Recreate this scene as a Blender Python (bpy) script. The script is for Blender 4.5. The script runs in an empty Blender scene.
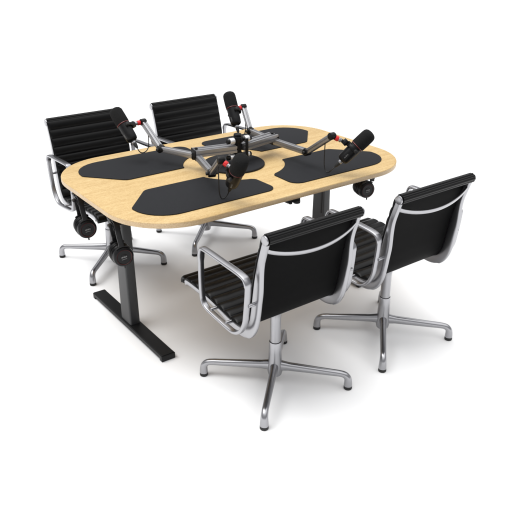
import bpy, bmesh, math
from math import sin, cos, pi, radians
from mathutils import Vector, Matrix, Quaternion

scn = bpy.context.scene
col = scn.collection

# ------------------------------------------------------------------ materials
def new_mat(name):
    m = bpy.data.materials.new(name); m.use_nodes = True
    nt = m.node_tree
    return m, nt, nt.nodes['Principled BSDF']

def N(nt, kind, **kw):
    n = nt.nodes.new(kind)
    for k, v in kw.items(): setattr(n, k, v)
    return n

def surf(name, base, rough, metal=0.0, scale=60, var=0.12, rvar=0.1, bump=0.0, bscale=400, stretch=(1, 1, 1), spec=0.5, coat=0.0):
    """procedural surface: colour and roughness mottled by noise, optional fine bump"""
    m, nt, b = new_mat(name)
    tc = N(nt, 'ShaderNodeTexCoord'); mp = N(nt, 'ShaderNodeMapping'); mp.inputs['Scale'].default_value = stretch
    nt.links.new(tc.outputs['Object'], mp.inputs['Vector'])
    n1 = N(nt, 'ShaderNodeTexNoise'); n1.inputs['Scale'].default_value = scale; n1.inputs['Detail'].default_value = 4
    nt.links.new(mp.outputs[0], n1.inputs['Vector'])
    r = N(nt, 'ShaderNodeValToRGB')
    lo = [max(0, c * (1 - var)) for c in base]; hi = [min(1, c * (1 + var)) for c in base]
    r.color_ramp.elements[0].color = (*lo, 1); r.color_ramp.elements[1].color = (*hi, 1)
    r.color_ramp.elements[0].position = .3; r.color_ramp.elements[1].position = .7
    nt.links.new(n1.outputs['Fac'], r.inputs[0]); nt.links.new(r.outputs[0], b.inputs['Base Color'])
    mr = N(nt, 'ShaderNodeMapRange'); mr.inputs['To Min'].default_value = max(.02, rough - rvar); mr.inputs['To Max'].default_value = min(1, rough + rvar)
    nt.links.new(n1.outputs['Fac'], mr.inputs['Value']); nt.links.new(mr.outputs[0], b.inputs['Roughness'])
    b.inputs['Metallic'].default_value = metal
    b.inputs['Specular IOR Level'].default_value = spec
    b.inputs['Coat Weight'].default_value = coat
    if bump:
        n2 = N(nt, 'ShaderNodeTexNoise'); n2.inputs['Scale'].default_value = bscale; n2.inputs['Detail'].default_value = 3
        nt.links.new(mp.outputs[0], n2.inputs['Vector'])
        bp = N(nt, 'ShaderNodeBump'); bp.inputs['Strength'].default_value = bump; bp.inputs['Distance'].default_value = .001
        nt.links.new(n2.outputs['Fac'], bp.inputs['Height']); nt.links.new(bp.outputs[0], b.inputs['Normal'])
    return m

def wood(name, c0, c1, c2, rough):
    m, nt, b = new_mat(name)
    tc = N(nt, 'ShaderNodeTexCoord')
    mp = N(nt, 'ShaderNodeMapping'); mp.inputs['Scale'].default_value = (1.6, 26, 26)
    mp2 = N(nt, 'ShaderNodeMapping'); mp2.inputs['Scale'].default_value = (14, 160, 160)
    for q in (mp, mp2): nt.links.new(tc.outputs['Object'], q.inputs['Vector'])
    n1 = N(nt, 'ShaderNodeTexNoise'); n1.inputs['Scale'].default_value = 1.2; n1.inputs['Detail'].default_value = 6; n1.inputs['Distortion'].default_value = .6
    n2 = N(nt, 'ShaderNodeTexNoise'); n2.inputs['Scale'].default_value = 1.5; n2.inputs['Detail'].default_value = 5
    nt.links.new(mp.outputs[0], n1.inputs['Vector']); nt.links.new(mp2.outputs[0], n2.inputs['Vector'])
    mx = N(nt, 'ShaderNodeMath', operation='MULTIPLY_ADD'); mx.inputs[1].default_value = .45
    hf = N(nt, 'ShaderNodeMath', operation='MULTIPLY'); hf.inputs[1].default_value = .45
    nt.links.new(n2.outputs['Fac'], hf.inputs[0]); nt.links.new(n1.outputs['Fac'], mx.inputs[0]); nt.links.new(hf.outputs[0], mx.inputs[2])
    n3 = N(nt, 'ShaderNodeTexNoise'); n3.inputs['Scale'].default_value = 1.0; n3.inputs['Detail'].default_value = 3
    mp3 = N(nt, 'ShaderNodeMapping'); mp3.inputs['Scale'].default_value = (150, 330, 330)
    nt.links.new(tc.outputs['Object'], mp3.inputs['Vector']); nt.links.new(mp3.outputs[0], n3.inputs['Vector'])
    fk = N(nt, 'ShaderNodeMath', operation='MULTIPLY_ADD'); fk.inputs[1].default_value = .66; 
    of = N(nt, 'ShaderNodeMath', operation='ADD'); of.inputs[1].default_value = -.28
    nt.links.new(n3.outputs['Fac'], fk.inputs[0]); nt.links.new(mx.outputs[0], of.inputs[0]); nt.links.new(of.outputs[0], fk.inputs[2])
    mx = fk
    r = N(nt, 'ShaderNodeValToRGB'); e = r.color_ramp.elements
    e[0].position = .34; e[0].color = (*c0, 1); e[1].position = .66; e[1].color = (*c2, 1)
    k = e.new(.5); k.color = (*c1, 1)
    nt.links.new(mx.outputs[0], r.inputs[0]); nt.links.new(r.outputs[0], b.inputs['Base Color'])
    b.inputs['Roughness'].default_value = rough
    bp = N(nt, 'ShaderNodeBump'); bp.inputs['Strength'].default_value = .05; bp.inputs['Distance'].default_value = .001
    nt.links.new(mx.outputs[0], bp.inputs['Height']); nt.links.new(bp.outputs[0], b.inputs['Normal'])
    return m

M = dict(
    wood=wood('pale_maple', (.425, .275, .104), (.53, .365, .158), (.605, .445, .215), .42),
    edge=wood('maple_edge', (.46, .32, .17), (.55, .40, .23), (.62, .47, .29), .45),
    mat=surf('desk_mat_felt', (.0145, .015, .017), .75, scale=350, var=.25, rvar=.06, bump=.3, bscale=900, spec=.16),
    alu=surf('polished_aluminium', (.37, .37, .385), .29, 1.0, scale=14, var=.02, rvar=.02),
    anod=surf('anodised_aluminium', (.35, .35, .36), .42, .85, scale=30, var=.05, rvar=.06),
    anod_light=surf('satin_silver', (.74, .74, .75), .38, .7, scale=30, var=.04, rvar=.05),
    anod_dark=surf('anodised_groove', (.10, .10, .105), .5, .6, scale=30, var=.1),
    leather=surf('black_leather', (.0018, .0018, .0019), .31, scale=40, var=.1, rvar=.015, bump=.14, bscale=420, spec=.18),
    mesh=surf('black_back_cloth', (.002, .002, .0021), .6, scale=300, var=.2, rvar=.05, bump=.3, bscale=900, spec=.05),
    steel=surf('black_powder_coat', (.006, .006, .0063), .45, scale=200, var=.15, rvar=.06, bump=.12, bscale=900, spec=.25),
    steel_grey=surf('dark_grey_powder_coat', (.018, .0185, .020), .45, scale=200, var=.12, rvar=.06, bump=.12, bscale=900, spec=.5),
    rubber=surf('black_rubber', (.008, .008, .008), .6, scale=80, var=.2),
    plastic=surf('black_plastic', (.006, .006, .0065), .38, scale=80, var=.15, bump=.08, bscale=700, spec=.22),
    foam=surf('black_foam', (.012, .012, .012), .95, scale=500, var=.4, rvar=.03, bump=1.0, bscale=420, spec=.15),
    red=surf('red_ring', (.62, .012, .015), .35, scale=40, var=.05),
    darkred=surf('dark_red_trim', (.11, .010, .010), .4, scale=40, var=.1),
    white=surf('pale_lettering', (.36, .36, .36), .5, scale=90, var=.1),
    floor=surf('white_studio_floor', (.91, .91, .91), .85, scale=2, var=.005, rvar=.03, spec=.15),
)

# ------------------------------------------------------------------ mesh helpers
def obj(name, bm, mat, parent=None, smooth=35, loc=None):
    me = bpy.data.meshes.new(name)
    bmesh.ops.remove_doubles(bm, verts=bm.verts, dist=1e-6)
    bmesh.ops.recalc_face_normals(bm, faces=bm.faces)
    bm.to_mesh(me); bm.free()
    o = bpy.data.objects.new(name, me); col.objects.link(o)
    for m in (mat if isinstance(mat, (list, tuple)) else [mat]): me.materials.append(m)
    if smooth:
        for p in me.polygons: p.use_smooth = True
        me.set_sharp_from_angle(angle=radians(smooth))
    if parent: o.parent = parent
    if loc: o.location = loc
    return o

def thing(name, label, cat, loc=(0, 0, 0), rz=0, group=None):
    o = bpy.data.objects.new(name, None); col.objects.link(o)
    o.empty_display_size = .1
    o.location = loc; o.rotation_euler = (0, 0, rz)
    o['label'] = label; o['category'] = cat
    if group: o['group'] = group
    return o

def tag(o, label, cat, group=None):
    o['label'] = label; o['category'] = cat
    if group: o['group'] = group
    return o

def box(bm, c, s, bev=0.0, rot=None, seg=2):
    g = bmesh.ops.create_cube(bm, size=1)
    vs = g['verts']
    bmesh.ops.scale(bm, vec=s, verts=vs)
    if bev:
        es = list({e for v in vs for e in v.link_edges})
        r = bmesh.ops.bevel(bm, geom=es, offset=bev, segments=seg, profile=.6, affect='EDGES')
        vs = list({v for f in r['faces'] for v in f.verts} | {v for v in vs if v.is_valid})
    if rot is not None: bmesh.ops.rotate(bm, cent=(0, 0, 0), matrix=rot, verts=vs)
    bmesh.ops.translate(bm, vec=c, verts=vs)

def catmull(pts, n=8, extra=None):
    """smooth path through points (any dimension)"""
    P = [tuple(map(float, p)) for p in pts]; out = []
    for i in range(len(P) - 1):
        p0 = P[max(i - 1, 0)]; p1 = P[i]; p2 = P[i + 1]; p3 = P[min(i + 2, len(P) - 1)]
        for k in range(n):
            t = k / n
            out.append(tuple(.5 * (2 * b + (c - a) * t + (2 * a - 5 * b + 4 * c - d) * t * t + (3 * b - a - 3 * c + d) * t ** 3) for a, b, c, d in zip(p0, p1, p2, p3)))
    out.append(P[-1])
    return out

def sweep(bm, path, sect, side=None, closed=False, cap=True):
    """sweep sections along path; sect(i) gives list of (a,b) offsets in frame (side, normal)"""
    P = [Vector(p) for p in path]; n = len(P)
    T = []
    for i in range(n):
        a = P[(i - 1) % n] if (closed or i > 0) else P[i]
        b = P[(i + 1) % n] if (closed or i < n - 1) else P[i]
        T.append((b - a).normalized())
    rings = []
    S = None
    for i in range(n):
        if side is not None:
            s = Vector(side); s = (s - T[i] * s.dot(T[i])).normalized()
        else:
            if S is None:
                s = T[i].orthogonal().normalized()
            else:
                q = T[i - 1].rotation_difference(T[i]); s = q @ S
                s = (s - T[i] * s.dot(T[i])).normalized()
        S = s
        nn = T[i].cross(s).normalized()
        rings.append([bm.verts.new(P[i] + s * a + nn * b) for a, b in sect(i)])
    m = len(rings[0])
    for i in range(n if closed else n - 1):
        A, B = rings[i], rings[(i + 1) % n]
        for j in range(m):
            bm.faces.new((A[j], A[(j + 1) % m], B[(j + 1) % m], B[j]))
    if cap and not closed:
        bm.faces.new(rings[0]); bm.faces.new(rings[-1])

def super_sect(a, b, n=16, e=2.0):
    out = []
    for k in range(n):
        t = 2 * pi * k / n
        c, s = cos(t), sin(t)
        out.append((a * math.copysign(abs(c) ** (2 / e), c), b * math.copysign(abs(s) ** (2 / e), s)))
    return out

def tube(bm, path, r, n=12, r1=None, e=2.0, side=None):
    L = len(path)
    rr = (lambda i: r[i]) if isinstance(r, (list, tuple)) else (lambda i: r + ((r1 if r1 is not None else r) - r) * i / max(1, L - 1))
    sweep(bm, path, lambda i: super_sect(rr(i), rr(i), n, e), side=side)

def lathe(bm, prof, n=32, mat=None, ring=False):
    """prof: list of (r, z); closed with caps; mat: Matrix placing it"""
    rings = []
    for r, z in prof:
        if r < 1e-6: rings.append([bm.verts.new((0, 0, z))])
        else: rings.append([bm.verts.new((r * cos(2 * pi * k / n), r * sin(2 * pi * k / n), z)) for k in range(n)])
    allv = [v for R in rings for v in R]
    for A, B in zip(rings, rings[1:]):
        if len(A) == 1 and len(B) == 1: continue
        for k in range(n):
            k2 = (k + 1) % n
            if len(A) == 1: bm.faces.new((A[0], B[k], B[k2]))
            elif len(B) == 1: bm.faces.new((A[k], A[k2], B[0]))
            else: bm.faces.new((A[k], A[k2], B[k2], B[k]))
    if ring:
        for k in range(n): bm.faces.new((rings[-1][k], rings[-1][(k + 1) % n], rings[0][(k + 1) % n], rings[0][k]))
    else:
        if len(rings[0]) > 1: bm.faces.new(rings[0])
        if len(rings[-1]) > 1: bm.faces.new(rings[-1])
    if mat is not None: bmesh.ops.transform(bm, matrix=mat, verts=allv)

def axis_mat(p, d):
    """matrix putting +z along d with origin at p"""
    q = Vector((0, 0, 1)).rotation_difference(Vector(d).normalized())
    return Matrix.Translation(Vector(p)) @ q.to_matrix().to_4x4()

def cyl(bm, p, d, r, h, bev=.0015, n=24):
    """cylinder centred on p, axis d, softly bevelled rims"""
    b = min(bev, r * .4, h * .4)
    lathe(bm, [(0, -h / 2), (r - b, -h / 2), (r - .3 * b, -h / 2 + .3 * b), (r, -h / 2 + b), (r, h / 2 - b), (r - .3 * b, h / 2 - .3 * b), (r - b, h / 2), (0, h / 2)], n, axis_mat(p, d))

def fillet(poly, seg=8):
    """polygon of (x, y, r) -> rounded outline"""
    out = []; n = len(poly)
    for i, (x, y, r) in enumerate(poly):
        if r <= 0: out.append((x, y)); continue
        p = Vector((x, y)); a = Vector(poly[i - 1][:2]) - p; b = Vector(poly[(i + 1) % n][:2]) - p
        la, lb = a.length, b.length; a.normalize(); b.normalize()
        ang = a.angle(b); d = r / math.tan(ang / 2); d = min(d, la * .98, lb * .98); rr = d * math.tan(ang / 2)
        c = p + (a + b).normalized() * (rr / sin(ang / 2))
        s = p + a * d - c; e = p + b * d - c
        a0 = math.atan2(s.y, s.x); da = math.atan2(e.y, e.x) - a0
        while da > pi: da -= 2 * pi
        while da < -pi: da += 2 * pi
        for k in range(seg + 1):
            t = a0 + da * k / seg; out.append((c.x + rr * cos(t), c.y + rr * sin(t)))
    return out

def offset_poly(pts, d):
    n = len(pts); out = []
    A = sum(pts[i][0] * pts[(i + 1) % n][1] - pts[(i + 1) % n][0] * pts[i][1] for i in range(n))
    sg = 1 if A > 0 else -1
    for i in range(n):
        p0, p, p1 = (Vector(pts[(i + k) % n]) for k in (-1, 0, 1))
        e0 = (p - p0); e1 = (p1 - p)
        if e0.length < 1e-9 or e1.length < 1e-9: out.append((p.x, p.y)); continue
        e0.normalize(); e1.normalize()
        nn = Vector((-(e0.y + e1.y), e0.x + e1.x)).normalized() * sg
        out.append((p.x + nn.x * d, p.y + nn.y * d))
    return out

def slab(bm, pts, z0, z1, bev, seg=3, side_mat=None):
    """extruded outline with rounded top and bottom rims"""
    levels = [(bev * (1 - sin(t)), z0 + bev * (1 - cos(t))) for t in [pi / 2 * k / seg for k in range(seg + 1)]]
    levels += [(bev * (1 - cos(t)), z1 - bev * (1 - sin(t))) for t in [pi / 2 * k / seg for k in range(seg + 1)]]
    rings = [[bm.verts.new((x, y, z)) for x, y in offset_poly(pts, d)] for d, z in levels]
    n = len(pts)
    for li, (A, B) in enumerate(zip(rings, rings[1:])):
        for k in range(n):
            f = bm.faces.new((A[k], A[(k + 1) % n], B[(k + 1) % n], B[k]))
            if side_mat is not None and li < len(rings) - 4: f.material_index = side_mat
    f = bm.faces.new(rings[0]); 
    if side_mat is not None: f.material_index = side_mat
    bm.faces.new(rings[-1])

def mirror(pts, sx, sy, ox=0, oy=0):
    out = [(ox + sx * x, oy + sy * y) for x, y in pts]
    return out if sx * sy > 0 else out[::-1]

# ------------------------------------------------------------------ floor
bm = bmesh.new()
g = bmesh.ops.create_grid(bm, x_segments=2, y_segments=2, size=60)
floor = obj('floor', bm, M['floor'], smooth=0); floor['kind'] = 'structure'

# ------------------------------------------------------------------ table
CX, CY = .015, 0.0
TZ = .75
table = thing('podcast_table', 'pale maple table with rounded corners on two black T-shaped legs', 'table', (CX, CY, 0))
out = fillet([(-.812, -.530, .30), (.812, -.530, .30), (.812, .530, .30), (-.812, .530, .30)], 16)
bm = bmesh.new(); slab(bm, out, TZ - .027, TZ, .0055, 4, 1)
obj('tabletop', bm, [M['wood'], M['edge']], table, 40)
FY = .026
for sx in (-1, 1):
    X = sx * .632 - .001
    # foot: folded steel channel lying along the short side
    bm = bmesh.new()
    sec = [(-.035, .013), (-.035, .030), (-.031, .034), (.031, .034), (.035, .030), (.035, .013), (.031, .013), (.031, .029), (-.031, .029), (-.031, .013)]
    ya, yb = FY - .385, FY + .385
    A = [bm.verts.new((X + a, ya, b)) for a, b in sec]; B = [bm.verts.new((X + a, yb, b)) for a, b in sec]
    for k in range(len(sec)):
        bm.faces.new((A[k], A[(k + 1) % len(sec)], B[(k + 1) % len(sec)], B[k]))
    bm.faces.new(A); bm.faces.new(B)
    ft = obj('foot', bm, M['steel'], table, 20)
    for yy in (ya + .012, yb - .012):
        for xx in (-.022, .022):
            bm = bmesh.new(); cyl(bm, (X + xx, yy, .0145), (0, 0, 1), .011, .029)
            obj('glide', bm, M['rubber'], ft)
    for yy in (ya, yb):
        s_ = -1 if yy == ya else 1
        bm = bmesh.new(); box(bm, (X, yy - s_ * .008, .0165), (.0715, .024, .029), .002)
        obj('end_cap', bm, M['plastic'], ft)
    # column: outer tube tapering a little, with a slotted inner tube
    bm = bmesh.new()
    def rect(cx, cy, hx, hy, z): return [(cx - hx, cy - hy, z), (cx + hx, cy - hy, z), (cx + hx, cy + hy, z), (cx - hx, cy + hy, z)]
    sweep(bm, [(X, FY, .035), (X, FY + .0, .38), (X, FY, .723)], lambda i: super_sect((.027, .026, .025)[i], (.056, .050, .044)[i], 32, 9), side=(1, 0, 0))
    cl = obj('column', bm, M['steel_grey'], table, 30)
    bm = bmesh.new(); box(bm, (X - .0255, FY - .030, .52), (.006, .010, .36), .001)
    if sx > 0: obj('slot', bm, M['rubber'], cl)
    # tapered bracket under the top, running across the table
    bm = bmesh.new()
    prof = [(-.40, .722), (-.40, .702), (-.30, .694), (-.05, .690),
            (.046, .445), (.085, .500), (.13, .565), (.20, .635), (.30, .675), (.40, .700), (.40, .722)]
    A = [bm.verts.new((X - .022, FY + y, z)) for y, z in prof]; B = [bm.verts.new((X + .022, FY + y, z)) for y, z in prof]
    for k in range(len(prof)): bm.faces.new((A[k], A[(k + 1) % len(prof)], B[(k + 1) % len(prof)], B[k]))
    bm.faces.new(A); bm.faces.new(B)
    obj('support_bracket', bm, M['steel'], table, 25)
# control paddle hanging under the front edge
bm = bmesh.new(); box(bm, (-.01, -.47, .709), (.075, .07, .022), .005)
cp = obj('control_panel', bm, M['plastic'], table)
bm = bmesh.new(); cyl(bm, (.015, -.492, .694), (0, 0, 1), .017, .016, .003); cyl(bm, (-.025, -.495, .697), (0, 0, 1), .009, .012, .002)
obj('knob', bm, M['rubber'], cp)
# headphone hooks
HOOKS = [(-.776, .140), (-.772, -.238), (.756, -.262)]
for hx, hy in HOOKS:
    bm = bmesh.new()
    box(bm, (hx - CX, hy, .719), (.05, .03, .008), .002)
    tube(bm, catmull([(hx - CX, hy, .716), (hx - CX, hy, .700), (hx - CX, hy, .690)], 4), .008)
    box(bm, (hx - CX, hy, .688), (.060, .022, .010), .003)
    obj('hook', bm, M['plastic'], table)

# ------------------------------------------------------------------ desk mats
arc = [(.26 * cos(radians(a)), .26 * sin(radians(a))) for a in range(24, 75, 5)]
poly = [(.56, .088, .06), (.240, .088, .012)]
q = [(x, y, 0) for x, y in arc]
quad = [(.56, .088, .05)] + [(.238, .090, .010)] + q + [(.054, .266, .02), (.050, .435, .055), (.712, .435, .155), (.712, .262, .03)]
mat_pts = fillet(quad, 8)
for sx, sy, lab in ((-1, -1, 'dark grey desk mat at the front left of the table, under the lowest microphone'),
                    (1, -1, 'dark grey desk mat at the front right, nearest the right edge of the table'),
                    (-1, 1, 'dark grey desk mat at the back left, in front of the leftmost chair'),
                    (1, 1, 'dark grey desk mat at the back right, farthest from the viewer')):
    bm = bmesh.new(); slab(bm, mirror(mat_pts, sx, sy), 0, .004, .0012, 2)
    o = obj('desk_mat', bm, M['mat'], None, 40, (CX, CY, TZ + .0006))
    tag(o, lab, 'desk mat', 'desk mats on the table')

# ------------------------------------------------------------------ central microphone stand
PX, PY = .025, -.020
st = thing('microphone_stand', 'central stand with round dark base and two grey slotted aluminium rails', 'microphone stand', (PX, PY, TZ + .0006))
def S(x, y, z): return (x - PX, y - PY, z - TZ - .0006)
bm = bmesh.new(); lathe(bm, [(0, 0), (.155, 0), (.158, .002), (.158, .007), (.155, .010), (.030, .010), (.028, .012), (0, .012)], 64, Matrix.Translation(S(CX - .004, CY - .004, TZ + .0006)))
obj('base_plate', bm, M['mat'], st, 40)
bm = bmesh.new(); cyl(bm, S(PX, PY, .835), (0, 0, 1), .019, .150, .002)
pole = obj('pole', bm, M['steel'], st)
bm = bmesh.new(); cyl(bm, S(PX, PY, .884), (0, 0, 1), .027, .030, .003); cyl(bm, S(PX, PY, .905), (0, 0, 1), .020, .014, .003)
obj('pole_cap', bm, M['plastic'], st)
bm = bmesh.new(); cyl(bm, S(PX, PY, .800), (0, 0, 1), .028, .028, .003)
obj('collar', bm, M['plastic'], st)
for zz in (.882, .800):
    for s_ in (-1, 1):
        bm = bmesh.new(); cyl(bm, S(PX + s_ * .045, PY - .012, zz), (1, 0, 0), .017, .027, .002)
        kb = obj('clamp_knob', bm, M['anod_light'], st)
        bm = bmesh.new(); cyl(bm, S(PX + s_ * .064, PY - .012, zz), (1, 0, 0), .012, .016, .002)
        obj('knob_end', bm, M['plastic'], kb)
        bm = bmesh.new(); cyl(bm, S(PX + s_ * .028, PY - .012, zz), (1, 0, 0), .009, .012, .001)
        obj('spindle', bm, M['plastic'], kb)
bm = bmesh.new(); box(bm, S(PX + .02, PY - .052, .843), (.013, .010, .105), .002)
obj('hinge_strap', bm, M['steel'], st)
# slotted rails
RAIL_END = {-1: Vector((-.193, .024)), 1: Vector((.283, .032))}
def rail_sect(w, h, g):
    t = [(-w, -h), (w, -h), (w, -.3 * h), (w - g, -.2 * h), (w - g, .2 * h), (w, .3 * h), (w, h)]
    for c in (.5, -.5):
        t += [(c * w + g * .8, h), (c * w + g * .6, h - g * 1.2), (c * w - g * .6, h - g * 1.2), (c * w - g * .8, h)]
    t += [(-w, h), (-w, .3 * h), (-w + g, .2 * h), (-w + g, -.2 * h), (-w, -.3 * h)]
    return t
for s_ in (-1, 1):
    e = RAIL_END[s_]; a = Vector((PX + s_ * .018, PY))
    d = (e - a).normalized(); e2 = e + d * .012
    bm = bmesh.new()
    p0 = S(a.x, a.y, .842); p1 = S(e2.x, e2.y, .842)
    rot = Vector(p1) - Vector(p0); side = Vector((0, 0, 1)).cross(rot).normalized()
    sec = rail_sect(.034, .0165, .006)
    nn = rot.normalized().cross(side)
    if nn.z < 0: sec = [(x, -y) for x, y in sec]
    sweep(bm, [p0, p1], lambda i: sec, side=side)
    r = obj('rail', bm, M['anod'], st, 25)
    bm = bmesh.new()
    c = Vector(p1) + rot.normalized() * .002
    box(bm, c, (.004, .069, .035), .001, Matrix.Rotation(math.atan2(rot.y, rot.x), 3, 'Z'))
    obj('end_cap', bm, M['plastic'], r)
    bm = bmesh.new(); cyl(bm, S(e.x, e.y, .862), (0, 0, 1), .008, .008, .001)
    obj('pivot_bolt', bm, M['plastic'], r)
    bm = bmesh.new(); cyl(bm, S(e.x, e.y, .822), (0, 0, 1), .014, .008, .002)
    obj('pivot_washer', bm, M['plastic'], r)

# ------------------------------------------------------------------ microphone arms and microphones
def frame(d, hint):
    z = Vector(d).normalized(); x = Vector(hint); x = (x - z * x.dot(z)).normalized(); y = z.cross(x)
    return Matrix((x, y, z)).transposed()

def profile_tube(bm, p0, p1, w, g=.0025):
    """square aluminium tube with a shallow groove down each side"""
    w2 = w * .5; sec = []
    for k in range(4):
        a = k * pi / 2
        for x, y in ((w2, -w2 * .75), (w2, -g), (w2 - g, -g * .7), (w2 - g, g * .7), (w2, g), (w2, w2 * .75), (w2 * .93, w2 * .93)):
            sec.append((x * cos(a) - y * sin(a), x * sin(a) + y * cos(a)))
    sweep(bm, [p0, p1], lambda i: sec, side=(0, 0, 1))

def mic_arm(label, pivot, elbow, tip, stud, gid):
    base = Vector((pivot[0], pivot[1], .823))
    t = thing('microphone_boom', label, 'microphone boom', base, 0, 'jointed microphone booms on the central stand')
    L = lambda p: Vector(p) - base
    pv, el, tp = L((pivot[0], pivot[1], pivot[2])), L(elbow), L(tip)
    bm = bmesh.new(); cyl(bm, pv + Vector((0, 0, -.002)), (0, 0, 1), .0155, .034, .003)
    obj('pivot', bm, M['plastic'], t)
    d = (el - pv).normalized()
    bm = bmesh.new(); profile_tube(bm, pv + d * .010, el - d * .012, .029)
    obj('lower_tube', bm, M['anod'], t, 30)
    d2 = (tp - el).normalized()
    bm = bmesh.new(); profile_tube(bm, el + d2 * .012, tp - d2 * .006, .027)
    ut = obj('upper_tube', bm, M['anod'], t, 30)
    hor = Vector((0, 0, 1)).cross(d2).normalized()
    bm = bmesh.new()
    cyl(bm, el, hor, .0185, .034, .003); cyl(bm, el - d * .012, d, .0175, .014, .002); cyl(bm, el + d2 * .012, d2, .0165, .014, .002)
    obj('elbow_joint', bm, M['plastic'], t)
    for s2 in (-1, 1):
        bm = bmesh.new(); cyl(bm, el + hor * (.022 * s2), hor, .008, .012, .002)
        obj('elbow_knob', bm, M['rubber'], t)
    bm = bmesh.new(); cyl(bm, tp, hor, .0175, .031, .004); cyl(bm, tp - d2 * .008, d2, .0155, .014, .002)
    obj('head_joint', bm, M['plastic'], t)
    sd = Vector(stud).normalized()
    bm = bmesh.new(); cyl(bm, tp + sd * .026, sd, .0125, .017, .002)
    obj('signal_ring', bm, M['red'], t)
    bm = bmesh.new(); cyl(bm, tp + sd * .040, sd, .0095, .012, .001); cyl(bm, tp + sd * .047, sd, .011, .004, .001)
    obj('stud', bm, M['alu'], t)
    return t

GLY = [[(0, 0, .12, 1), (.35, 0, .12, 1), (0, .42, .45, .14)], [(0, 0, .12, 1), (0, .85, .4, .15), (0, .42, .4, .14), (.32, .42, .12, .58)],
       [(0, 0, .12, 1), (.34, 0, .12, 1), (0, 0, .46, .15), (0, .85, .46, .15)], [(0, 0, .12, 1), (0, 0, .42, .15), (0, .85, .42, .15), (0, .42, .36, .13)]]

def microphone(label, centre, axis, stud_from, logo_hint, cable_from):
    """axis points from the tail to the grille; centre is the mount point on the body"""
    ct = Vector(centre); z = Vector(axis).normalized()
    t = thing('microphone', label, 'microphone', ct, 0, 'broadcast microphones on the arms')
    sdir = (Vector(stud_from) - ct)
    SQ = Matrix.Diagonal((1, 1, .95))
    R = frame(z, sdir) @ SQ                       # local x looks towards the arm
    W = lambda x, y, zz: R @ Vector((x, y, zz))
    m = R.to_4x4()
    bm = bmesh.new()
    lathe(bm, [(0, -.098), (.012, -.098), (.019, -.096), (.0265, -.090), (.029, -.082), (.0305, -.060), (.0315, -.010), (.0315, .004), (.029, .006), (.029, .010), (0, .010)], 40, m)
    b = obj('body', bm, M['plastic'], t, 35)
    # flat switch plate on the tail half and lettering
    lz = Vector(logo_hint); lz = (lz - z * lz.dot(z)).normalized()
    RL = frame(z, lz) @ SQ
    bm = bmesh.new()
    k0 = -.076
    for gi in range(5):
        for gx, gy, gw, gh in GLY[gi % 4]:
            u0, v0 = k0 + gi * .0056 + gx * .0046, -.003 + gy * .006
            u1, v1 = u0 + gw * .0046, v0 + gh * .006
            rad = .0316
            f = []
            for u, v in ((u0, v0), (u1, v0), (u1, v1), (u0, v1)):
                rr = .0312 if u > -.06 else .0308
                an = v / rr
                f.append(bm.verts.new(RL @ Vector((rr * cos(an) + .0004, rr * sin(an), u))))
            bm.faces.new(f)
    obj('lettering', bm, M['white'], t, 0)
    bm = bmesh.new(); lathe(bm, [(.029, .006), (.0335, .006), (.0345, .008), (.0335, .0105), (.029, .0105)], 40, m, True)
    obj('trim_ring', bm, M['darkred'], t)
    bm = bmesh.new()
    pr = [(.026, .0105), (.0335, .0105), (.0350, .016), (.0352, .050), (.0350, .078), (.0335, .090), (.029, .099), (.021, .105), (.011, .108), (0, .109)]
    lathe(bm, [(0, .0105)] + pr, 40, m)
    obj('windscreen', bm, M['foam'], t, 60)
    # yoke: U bracket round the body with two thumb screws
    bm = bmesh.new()
    path = [W(.040 * cos(a), .040 * sin(a), -.014) for a in [radians(-95 + 190 * k / 16) for k in range(17)]]
    sweep(bm, path, lambda i: super_sect(.008, .0025, 12, 6), side=z)
    y = obj('yoke', bm, M['plastic'], t, 40)
    for s_ in (-1, 1):
        bm = bmesh.new(); cyl(bm, W(0, s_ * .044, -.014), W(0, s_, 0), .0095, .018, .002)
        obj('thumb_screw', bm, M['rubber'], t)
    a = W(.040, 0, -.014); e = sdir - sdir.normalized() * .052
    bm = bmesh.new(); tube(bm, [a, a * .5 + e * .5, e], .0085); cyl(bm, a, W(1, 0, 0), .013, .012, .002)
    lathe(bm, [(0, -.014), (.013, -.014), (.0135, -.010), (.0135, .010), (.013, .014), (0, .014)], 20, axis_mat(a * .55 + e * .45, z))
    obj('mount', bm, M['plastic'], t)
    # connector and cable
    bm = bmesh.new(); lathe(bm, [(0, -.112), (.0095, -.112), (.0105, -.110), (.0105, -.099), (.0095, -.097), (0, -.097)], 20, m)
    cn = obj('connector', bm, M['alu'], t)
    bm = bmesh.new(); lathe(bm, [(0, -.142), (.005, -.142), (.0075, -.134), (.0098, -.120), (.0098, -.112), (0, -.112)], 20, m)
    obj('connector_boot', bm, M['rubber'], t)
    tail = W(0, 0, -.140); t2 = W(0, 0, -.165); cf = Vector(cable_from) - ct
    low = max(min(tail.z, t2.z) - .016, TZ + .009 - ct.z)   # the slack cable rests on the mat at the lowest
    mid = t2.lerp(cf, .35); mid.z = low
    m2 = t2.lerp(cf, .78); m2.z = low + .001
    q2 = cf.copy(); q2.z = low * .72 + cf.z * .28
    bm = bmesh.new(); tube(bm, catmull([tail, t2, mid, m2, q2, cf + Vector((0, 0, -.012)), cf + Vector((0, 0, .008))], 10), .0026, 8)
    obj('cable', bm, M['rubber'], t)
    return t

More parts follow.
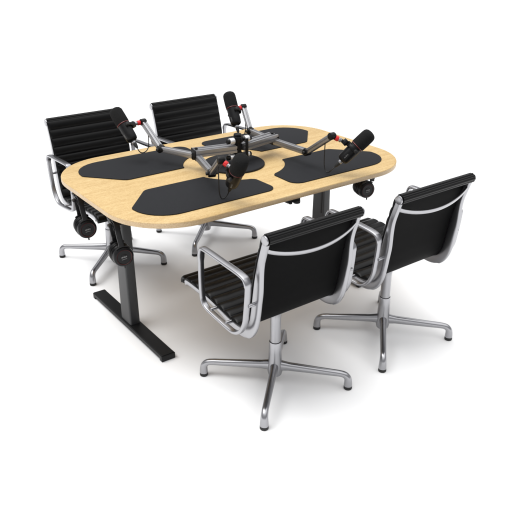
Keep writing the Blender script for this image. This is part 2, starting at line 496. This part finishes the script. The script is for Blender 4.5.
PV = {-1: RAIL_END[-1], 1: RAIL_END[1]}
def lerp(a, b, t): return tuple(x + (y - x) * t for x, y in zip(a, b))
ARMS = [
    # side, elbow, tip, mic offset, mic axis, logo hint, words
    (-1, (-.285, -.260, .830), (-.350, -.440, .950), (.038, -.060, -.046), (-.015, -.105, .150), (-.2, -.6, .6),
     'grey jointed microphone boom over the front left mat', 'black microphone nearest the viewer, hanging grille up over the front left mat'),
    (1, (.280, -.260, .830), (.283, -.435, .950), (.100, -.062, -.058), (.13, -.07, .14), (-.5, -.6, .3),
     'grey jointed microphone boom over the front right mat', 'black microphone tilted to the right over the front right mat'),
    (-1, (-.285, .215, .830), (-.300, .365, .940), (-.108, .0, -.003), (-.03, .12, .135), (-.9, -.4, -.2),
     'grey jointed microphone boom rising over the back left mat', 'black microphone in front of the leftmost chair'),
    (1, (.283, .230, .830), (.310, .334, .940), (-.074, .0, -.004), (.02, .10, .145), (-.9, -.4, .0),
     'grey jointed microphone boom rising over the back right mat', 'black microphone standing highest, beside the back right chair'),
]
for k, (s_, el, tp, off, ax, lh, la, lm) in enumerate(ARMS):
    front = el[1] < 0
    pv = (PV[s_].x, PV[s_].y + (-.016 if front else .016), .822)
    mc = Vector(tp) + Vector(off)
    stud = Vector(off)
    mic_arm(la, pv, el, tp, stud, k)
    microphone(lm, mc, ax, tp, lh, Vector(lerp(el, tp, .74)) + Vector((0, 0, -.013)))

# ------------------------------------------------------------------ headphones
def headphones(label, hook, rz, lean=0.0):
    t = thing('headphones', label, 'headphones', (hook[0], hook[1], .696), rz, 'headphones hung under the table edge')
    # the band is an upside-down U in the local y-z plane, hung from the hook
    bm = bmesh.new()
    pts = [(lean * .6, -.043, -.095), (lean * .25, -.043, -.060), (0, -.041, -.022), (0, -.028, .006), (0, 0, .0135), (0, .028, .006), (0, .041, -.022), (lean * .25, .043, -.060), (lean * .6, .043, -.095)]
    pth = catmull(pts, 6)
    sweep(bm, pth, lambda i: super_sect(.012, .0045, 14, 5), side=(1, 0, 0))
    obj('headband', bm, M['plastic'], t, 40)
    bm = bmesh.new()
    pp = catmull([(0, -.034, -.020), (0, -.022, -.002), (0, 0, .005), (0, .022, -.002), (0, .034, -.020)], 6)
    sweep(bm, pp, lambda i: super_sect(.016, .006, 14, 3), side=(1, 0, 0))
    obj('headband_pad', bm, M['leather'], t, 60)
    for s_ in (-1, 1):
        bm = bmesh.new(); box(bm, (lean * .5, s_ * .042, -.088), (.024, .011, .024), .003)
        obj('slider', bm, M['plastic'], t)
        bm = bmesh.new()
        c = Vector((lean, s_ * .025, -.148)); d = Vector((0, s_, -.10 * 0 ))
        lathe(bm, [(0, -.004), (.043, -.004), (.046, 0), (.0465, .012), (.044, .019), (.038, .023), (.033, .0235), (.031, .0215), (.016, .0215), (.014, .023), (0, .0235)], 40, axis_mat(c, d))
        cup = obj('ear_cup', bm, M['plastic'], t, 30)
        bm = bmesh.new()
        lathe(bm, [(.022, -.023), (.034, -.024), (.0455, -.022), (.0485, -.014), (.044, -.008), (.040, -.004), (.018, -.004), (.018, -.026)], 40, axis_mat(c, d), True)
        obj('ear_pad', bm, M['leather'], t, 60)
        bm = bmesh.new()
        a = [Vector((lean + .049 * cos(q_), s_ * .038, -.148 + .049 * sin(q_))) for q_ in [radians(50 + 80 * k / 12) for k in range(13)]]
        sweep(bm, a, lambda i: super_sect(.005, .003, 10, 3), side=(0, 1, 0))
        obj('yoke', bm, M['plastic'], t, 40)
        # two short lines of pale lettering on the cup plate
        bm = bmesh.new()
        X0 = Vector((-s_ * -1.0, 0, 0)); X0 = Vector((1, 0, 0)) * (1 if s_ < 0 else -1)
        for row, (n_, hgt, zz) in enumerate(((5, .0066, -.1495), (7, .0030, -.158))):
            for gi in range(n_):
                w = .0052 if row == 0 else .0034
                u0 = -.5 * n_ * w + gi * w
                for gx, gy, gw, gh in GLY[gi % 4]:
                    f = []
                    for uu, vv in ((gx, gy), (gx + gw, gy), (gx + gw, gy + gh), (gx, gy + gh)):
                        p = c + X0 * (u0 + uu * w * 1.5) + Vector((0, s_ * .0242, 0)); p.z = zz + vv * hgt + .10 * (u0 + uu * w)
                        f.append(bm.verts.new(p))
                    bm.faces.new(f)
        obj('lettering', bm, M['white'], cup, 0)
        bm = bmesh.new(); lathe(bm, [(.0335, .0236), (.0345, .0246), (.0345, .0226)], 40, axis_mat(c, d), True)
        obj('trim_ring', bm, M['darkred'], cup)
    bm = bmesh.new(); tube(bm, catmull([(lean + .0, -.038, -.188), (lean + .002, -.038, -.198), (lean + .003, -.036, -.204)], 5), .004, 8)
    obj('cable_socket', bm, M['rubber'], t)
    return t
headphones('black headphones hanging at the left edge, farther from the viewer', HOOKS[0], radians(-6), .016)
headphones('black headphones hanging in front of the left table leg', HOOKS[1], radians(-6), .016)
headphones('black headphones hanging under the right end, above the gap between the front chairs', HOOKS[2], radians(-14), -.052)

# ------------------------------------------------------------------ chairs
W2 = .225         # half width between the side frames
# sling centre line in (y, z, half thickness of the frame), front of the seat to the top of the back
SL = [(.368, .424), (.362, .441), (.315, .453), (.200, .448), (.080, .432), (-.005, .417), (-.062, .413), (-.105, .425), (-.131, .462), (-.144, .515),
      (-.154, .580), (-.168, .660), (-.191, .750), (-.216, .830), (-.222, .850)]
def arclen(path):
    L = [0]
    for a, b in zip(path, path[1:]): L.append(L[-1] + (Vector(b) - Vector(a)).length)
    return L

def sling(bm, path, ribs, th, hgt, hw, back):
    """ribbed upholstery swept across the chair: path is (y, z); front face swollen between seams"""
    L = arclen(path); tot = L[-1]; n = len(path)
    T = []
    for i in range(n):
        a = Vector(path[max(0, i - 1)]); b = Vector(path[min(n - 1, i + 1)]); T.append((b - a).normalized())
    up = []; dn = []
    for i in range(n):
        nn = Vector((T[i].y, -T[i].x))          # towards the sitter
        u = L[i] / tot * ribs
        ph = max(.02, abs(sin(pi * u)))
        p = Vector(path[i])
        up.append(p + nn * (th + hgt * ph ** .55)); dn.append(p - nn * (th + (0 if back else 0)))
    xs = [-hw, -hw + .004, -hw + .012, -hw * .5, 0, hw * .5, hw - .012, hw - .004, hw]
    prof = up + dn[::-1]
    cen = [Vector(path[min(i, 2 * n - 1 - i)]) for i in range(2 * n)]
    rings = []
    for x in xs:
        k = {0: .35, 1: .75, 2: 1}.get(min(xs.index(x), len(xs) - 1 - xs.index(x)), 1)
        rings.append([bm.verts.new((x, c.x + (p.x - c.x) * k, c.y + (p.y - c.y) * k)) for p, c in zip(prof, cen)])
    m = len(prof)
    for A, B in zip(rings, rings[1:]):
        for j in range(m): bm.faces.new((A[j], A[(j + 1) % m], B[(j + 1) % m], B[j]))
    bm.faces.new(rings[0]); bm.faces.new(rings[-1])

def make_chair():
    t = thing('office_chair', 'proto', 'office chair', group='black ribbed office chairs around the table')
    fine = catmull(SL, 14)
    cut = min(range(len(fine)), key=lambda i: (Vector(fine[i]) - Vector((-.105, .425))).length)
    # resample finely for the ribs
    def resample(p, step):
        L = arclen(p); out = []; i = 0; s = 0
        while s <= L[-1]:
            while i < len(L) - 2 and L[i + 1] < s: i += 1
            k = (s - L[i]) / max(1e-9, L[i + 1] - L[i]); out.append(tuple(a + (b - a) * k for a, b in zip(p[i], p[i + 1]))); s += step
        return out
    bm = bmesh.new(); sling(bm, resample(fine[:cut + 1], .0022), 10, .005, .010, .236, False)
    obj('seat', bm, M['leather'], t, 80)
    top = len(fine) - 1
    bm = bmesh.new(); sling(bm, resample(fine[cut + 1:top + 1], .0022), 9, .005, .0075, .236, True)
    bk = obj('backrest', bm, [M['leather'], M['mesh']], t, 80)
    for f in bk.data.polygons:
        if f.normal.y < -.3 or (f.normal.z < -.5 and abs(f.normal.x) < .3): f.material_index = 1
    # rolled top edge of the back, quilted along its length
    bm = bmesh.new()
    def roll(i):
        o = []
        for k in range(72):
            a = 2 * pi * k / 72; rr = .0195 + .0030 * abs(sin(4.5 * a)) ** .6
            o.append((rr * cos(a), rr * sin(a)))
        return o
    sweep(bm, [(x, -.238, .843) for x in (-.229, -.11, 0, .11, .229)], roll, side=(0, 1, 0))
    obj('top_roll', bm, M['leather'], t, 50)
    bm = bmesh.new()
    tube(bm, [(x, .362, .4335) for x in (-.234, -.231, -.1, .1, .231, .234)], [.009, .012, .012, .012, .012, .009], 20)
    obj('front_roll', bm, M['leather'], t, 50)
    # side frames: cast aluminium rails following the sling
    for s_ in (-1, 1):
        X = s_ * W2
        bm = bmesh.new()
        rail = catmull([(.345, .444)] + [(y, z) for y, z in SL[2:-1]], 6)
        bh = []
        for i, (y, z) in enumerate(rail):
            d = (Vector((y, z)) - Vector((-.138, .510))).length; k_ = max(0, min(1, 1.6 * (1 - d / .25))); k_ = k_ * k_ * (3 - 2 * k_)
            bh.append((.0130 if y > -.10 else .0150) + .0110 * k_)
        RN = []
        for i in range(len(rail)):
            a_ = Vector(rail[max(0, i - 1)]); b_ = Vector(rail[min(len(rail) - 1, i + 1)]); t_ = (b_ - a_).normalized(); RN.append(Vector((t_.y, -t_.x)))
        def w(i):
            # taller flange in the lower back curve, slim at front and top
            return super_sect(.0105, bh[i], 20, 3.5)
        sweep(bm, [(X, y - RN[i].x * bh[i], z - RN[i].y * bh[i]) for i, (y, z) in enumerate(rail)], w, side=(1, 0, 0))
        fr = obj('side_frame', bm, M['alu'], t, 40)
        bm = bmesh.new(); cyl(bm, (s_ * .2350, -.237, .841), (1, 0, 0), .0195, .010, .004, 28)
        obj('frame_boss', bm, M['alu'], t)
        # armrest: closed loop of flat bar bolted to the frame
        XA = s_ * .268
        lp = [(.142, .655), (.132, .681), (.108, .689), (-.02, .683), (-.140, .676), (-.172, .660), (-.178, .625), (-.168, .53), (-.158, .475), (-.130, .428), (-.090, .405), (-.04, .404),
              (.06, .415), (.110, .424), (.134, .442), (.144, .475), (.146, .56)]
        P = catmull(lp + [lp[0]], 5)[:-1]
        bm = bmesh.new()
        def asec(i):
            y, z = P[i]
            flat = .0155 if z > .64 else .0125
            return super_sect(flat, .0075, 16, 3.2)
        sweep(bm, [(XA, y, z) for y, z in P], asec, side=(1, 0, 0), closed=True)
        ar = obj('armrest', bm, M['alu'], t, 45)
        for (y, z) in ((-.178, .560), (-.02, .410), (.085, .425)):
            bm = bmesh.new(); cyl(bm, (s_ * .243, y, z), (1, 0, 0), .0075, .046, .001)
            obj('armrest_bolt', bm, M['alu'], t)
    # curved spreader behind the back
    bm = bmesh.new()
    pth = []
    for k in range(25):
        u = -1 + 2 * k / 24
        pth.append((u * (W2 + .002), -.226 - .030 * (1 - u * u), .799 - .044 * (1 - u * u) ** .8))
    sweep(bm, pth, lambda i: super_sect(.0095, .0055, 12, 3), side=(0, -.3, 1))
    obj('back_spreader', bm, M['alu'], t, 45)
    # spreader under the seat, carrying the pedestal
    bm = bmesh.new()
    for yy, s2 in ((-.045, -1), (.110, 1)):
        pth = []
        for k in range(25):
            u = -1 + 2 * k / 24
            pth.append((u * (W2 + .004), yy - s2 * .045 * (1 - abs(u)) ** 1.2, (.404 + (.016 if s2 > 0 else 0) - .018 * (1 - abs(u) ** 2.2))))
        sweep(bm, pth, lambda i: super_sect(.013, .008, 12, 3), side=(0, 1, 0))
    box(bm, (0, .010, .382), (.10, .11, .024), .006)
    obj('seat_spreader', bm, M['alu'], t, 45)
    # pedestal
    bm = bmesh.new()
    lathe(bm, [(0, .372), (.030, .372), (.0255, .355), (.0235, .335), (.0235, .216), (0, .216)], 32)
    obj('stem', bm, M['alu'], t)
    bm = bmesh.new()
    lathe(bm, [(0, .214), (.0265, .214), (.0275, .211), (.0285, .160), (.031, .110), (.034, .085), (.033, .060), (.030, .046), (.027, .042), (0, .042)], 32)
    base = obj('base', bm, M['alu'], t, 35)
    for k in range(4):
        a = radians(45 + 90 * k); c, s = cos(a), sin(a)
        pr = catmull([(.018, .090), (.060, .088), (.15, .083), (.24, .078), (.285, .0755), (.308, .070), (.321, .057), (.325, .040), (.3255, .016)], 6)
        bm = bmesh.new()
        def lsec(i):
            r, z = pr[i]
            if r < .06: h = .026 - (r - .018) / .042 * .006; w_ = .019 - (r - .018) / .042 * .003
            elif r < .29: k_ = (r - .06) / .23; h = .020 - .006 * k_; w_ = .016 - .002 * k_
            else: k_ = min(1, (.075 - z) / .05); h = .014 + .004 * k_; w_ = .014 + .004 * k_
            return super_sect(w_, h, 16, 2.3)
        sweep(bm, [(r * c, r * s, z) for r, z in pr], lsec, side=(-s, c, 0))
        obj('leg', bm, M['alu'], base, 50)
        bm = bmesh.new(); lathe(bm, [(0, 0), (.0165, 0), (.0185, .003), (.0185, .013), (.016, .017), (0, .017)], 24, Matrix.Translation((.3255 * c, .3255 * s, 0)))
        obj('glide', bm, M['rubber'], base)
    return t, base

def copy_tree(o, parent=None):
    c = o.copy(); col.objects.link(c)
    if parent: c.parent = parent
    for ch in list(o.children): copy_tree(ch, c)
    return c

proto, base0 = make_chair()
CH = [((-.323, -.790), 0.6, 'black ribbed office chair at the front left, its back nearest the viewer'),
      ((.358, -.785), 0.8, 'black ribbed office chair at the front right, back turned to the viewer'),
      ((-.346, .790), 180.2, 'black ribbed office chair farthest left, behind the back left mat'),
      ((.325, .785), 180.0, 'black ribbed office chair behind the table centre, facing the viewer')]
chairs = [proto] + [copy_tree(proto) for _ in CH[1:]]
BASE = [(-.316, -.790), (.363, -.785), (-.361, .790), (.315, .785)]
for o, ((x, y), a, lab), (bx, by) in zip(chairs, CH, BASE):
    o.location = (x, y, 0); o.rotation_euler = (0, 0, radians(a)); o['label'] = lab
    for ch in o.children:
        if ch.name.split('.')[0] in ('base', 'stem'):
            ch.rotation_euler = (0, 0, -radians(a))
            ch.location = Matrix.Rotation(-radians(a), 3, 'Z') @ Vector((bx - x, by - y, 0))

# ------------------------------------------------------------------ light
w = bpy.data.worlds.new('World'); scn.world = w; w.use_nodes = True
nt = w.node_tree; bg = nt.nodes['Background']
tc = N(nt, 'ShaderNodeTexCoord'); sp = N(nt, 'ShaderNodeSeparateXYZ'); rp = N(nt, 'ShaderNodeValToRGB')
nt.links.new(tc.outputs['Generated'], sp.inputs[0]); nt.links.new(sp.outputs['Z'], rp.inputs[0])
e = rp.color_ramp.elements
e[0].position = 0; e[0].color = (.30, .30, .31, 1); e[1].position = 1; e[1].color = (1, 1, 1, 1)
k = e.new(.45); k.color = (.34, .34, .35, 1)
nt.links.new(rp.outputs[0], bg.inputs[0]); bg.inputs[1].default_value = 1.32

def sun(name, frm, strength, angle, c=(1, 1, 1)):
    l = bpy.data.lights.new(name, 'SUN'); l.energy = strength; l.angle = radians(angle); l.color = c
    o = bpy.data.objects.new(name, l); col.objects.link(o)
    o.rotation_euler = Vector(frm).to_track_quat('Z', 'Y').to_euler(); o.location = Vector(frm) * 5
def area(name, loc, target, size, power, c=(1, 1, 1)):
    l = bpy.data.lights.new(name, 'AREA'); l.shape = 'RECTANGLE'; l.size, l.size_y = size; l.energy = power; l.color = c
    o = bpy.data.objects.new(name, l); col.objects.link(o); o.location = loc
    o.rotation_euler = (Vector(loc) - Vector(target)).to_track_quat('Z', 'Y').to_euler()
sun('key_light', (-.30, .20, 1.0), 2.05, 42)
sun('fill_light', (.10, .05, 1.0), 1.3, 100)

# ------------------------------------------------------------------ camera
cam = bpy.data.cameras.new('camera'); co = bpy.data.objects.new('camera', cam); col.objects.link(co); scn.camera = co
p = radians(25.3694); a = radians(36)
F = Vector((sin(a) * cos(p), cos(a) * cos(p), -sin(p))); Rt = Vector((cos(a), -sin(a), 0)); U = Rt.cross(F)
co.matrix_world = Matrix.Translation((-1.8719, -2.7880, 1.8237)) @ Matrix((Rt, U, -F)).transposed().to_4x4()
cam.sensor_width = 36; cam.lens = 683.0 / 512 * 36; cam.clip_end = 500; cam.clip_start = .05
scn.view_settings.view_transform = 'Standard'; scn.view_settings.look = 'None'; scn.view_settings.exposure = 0
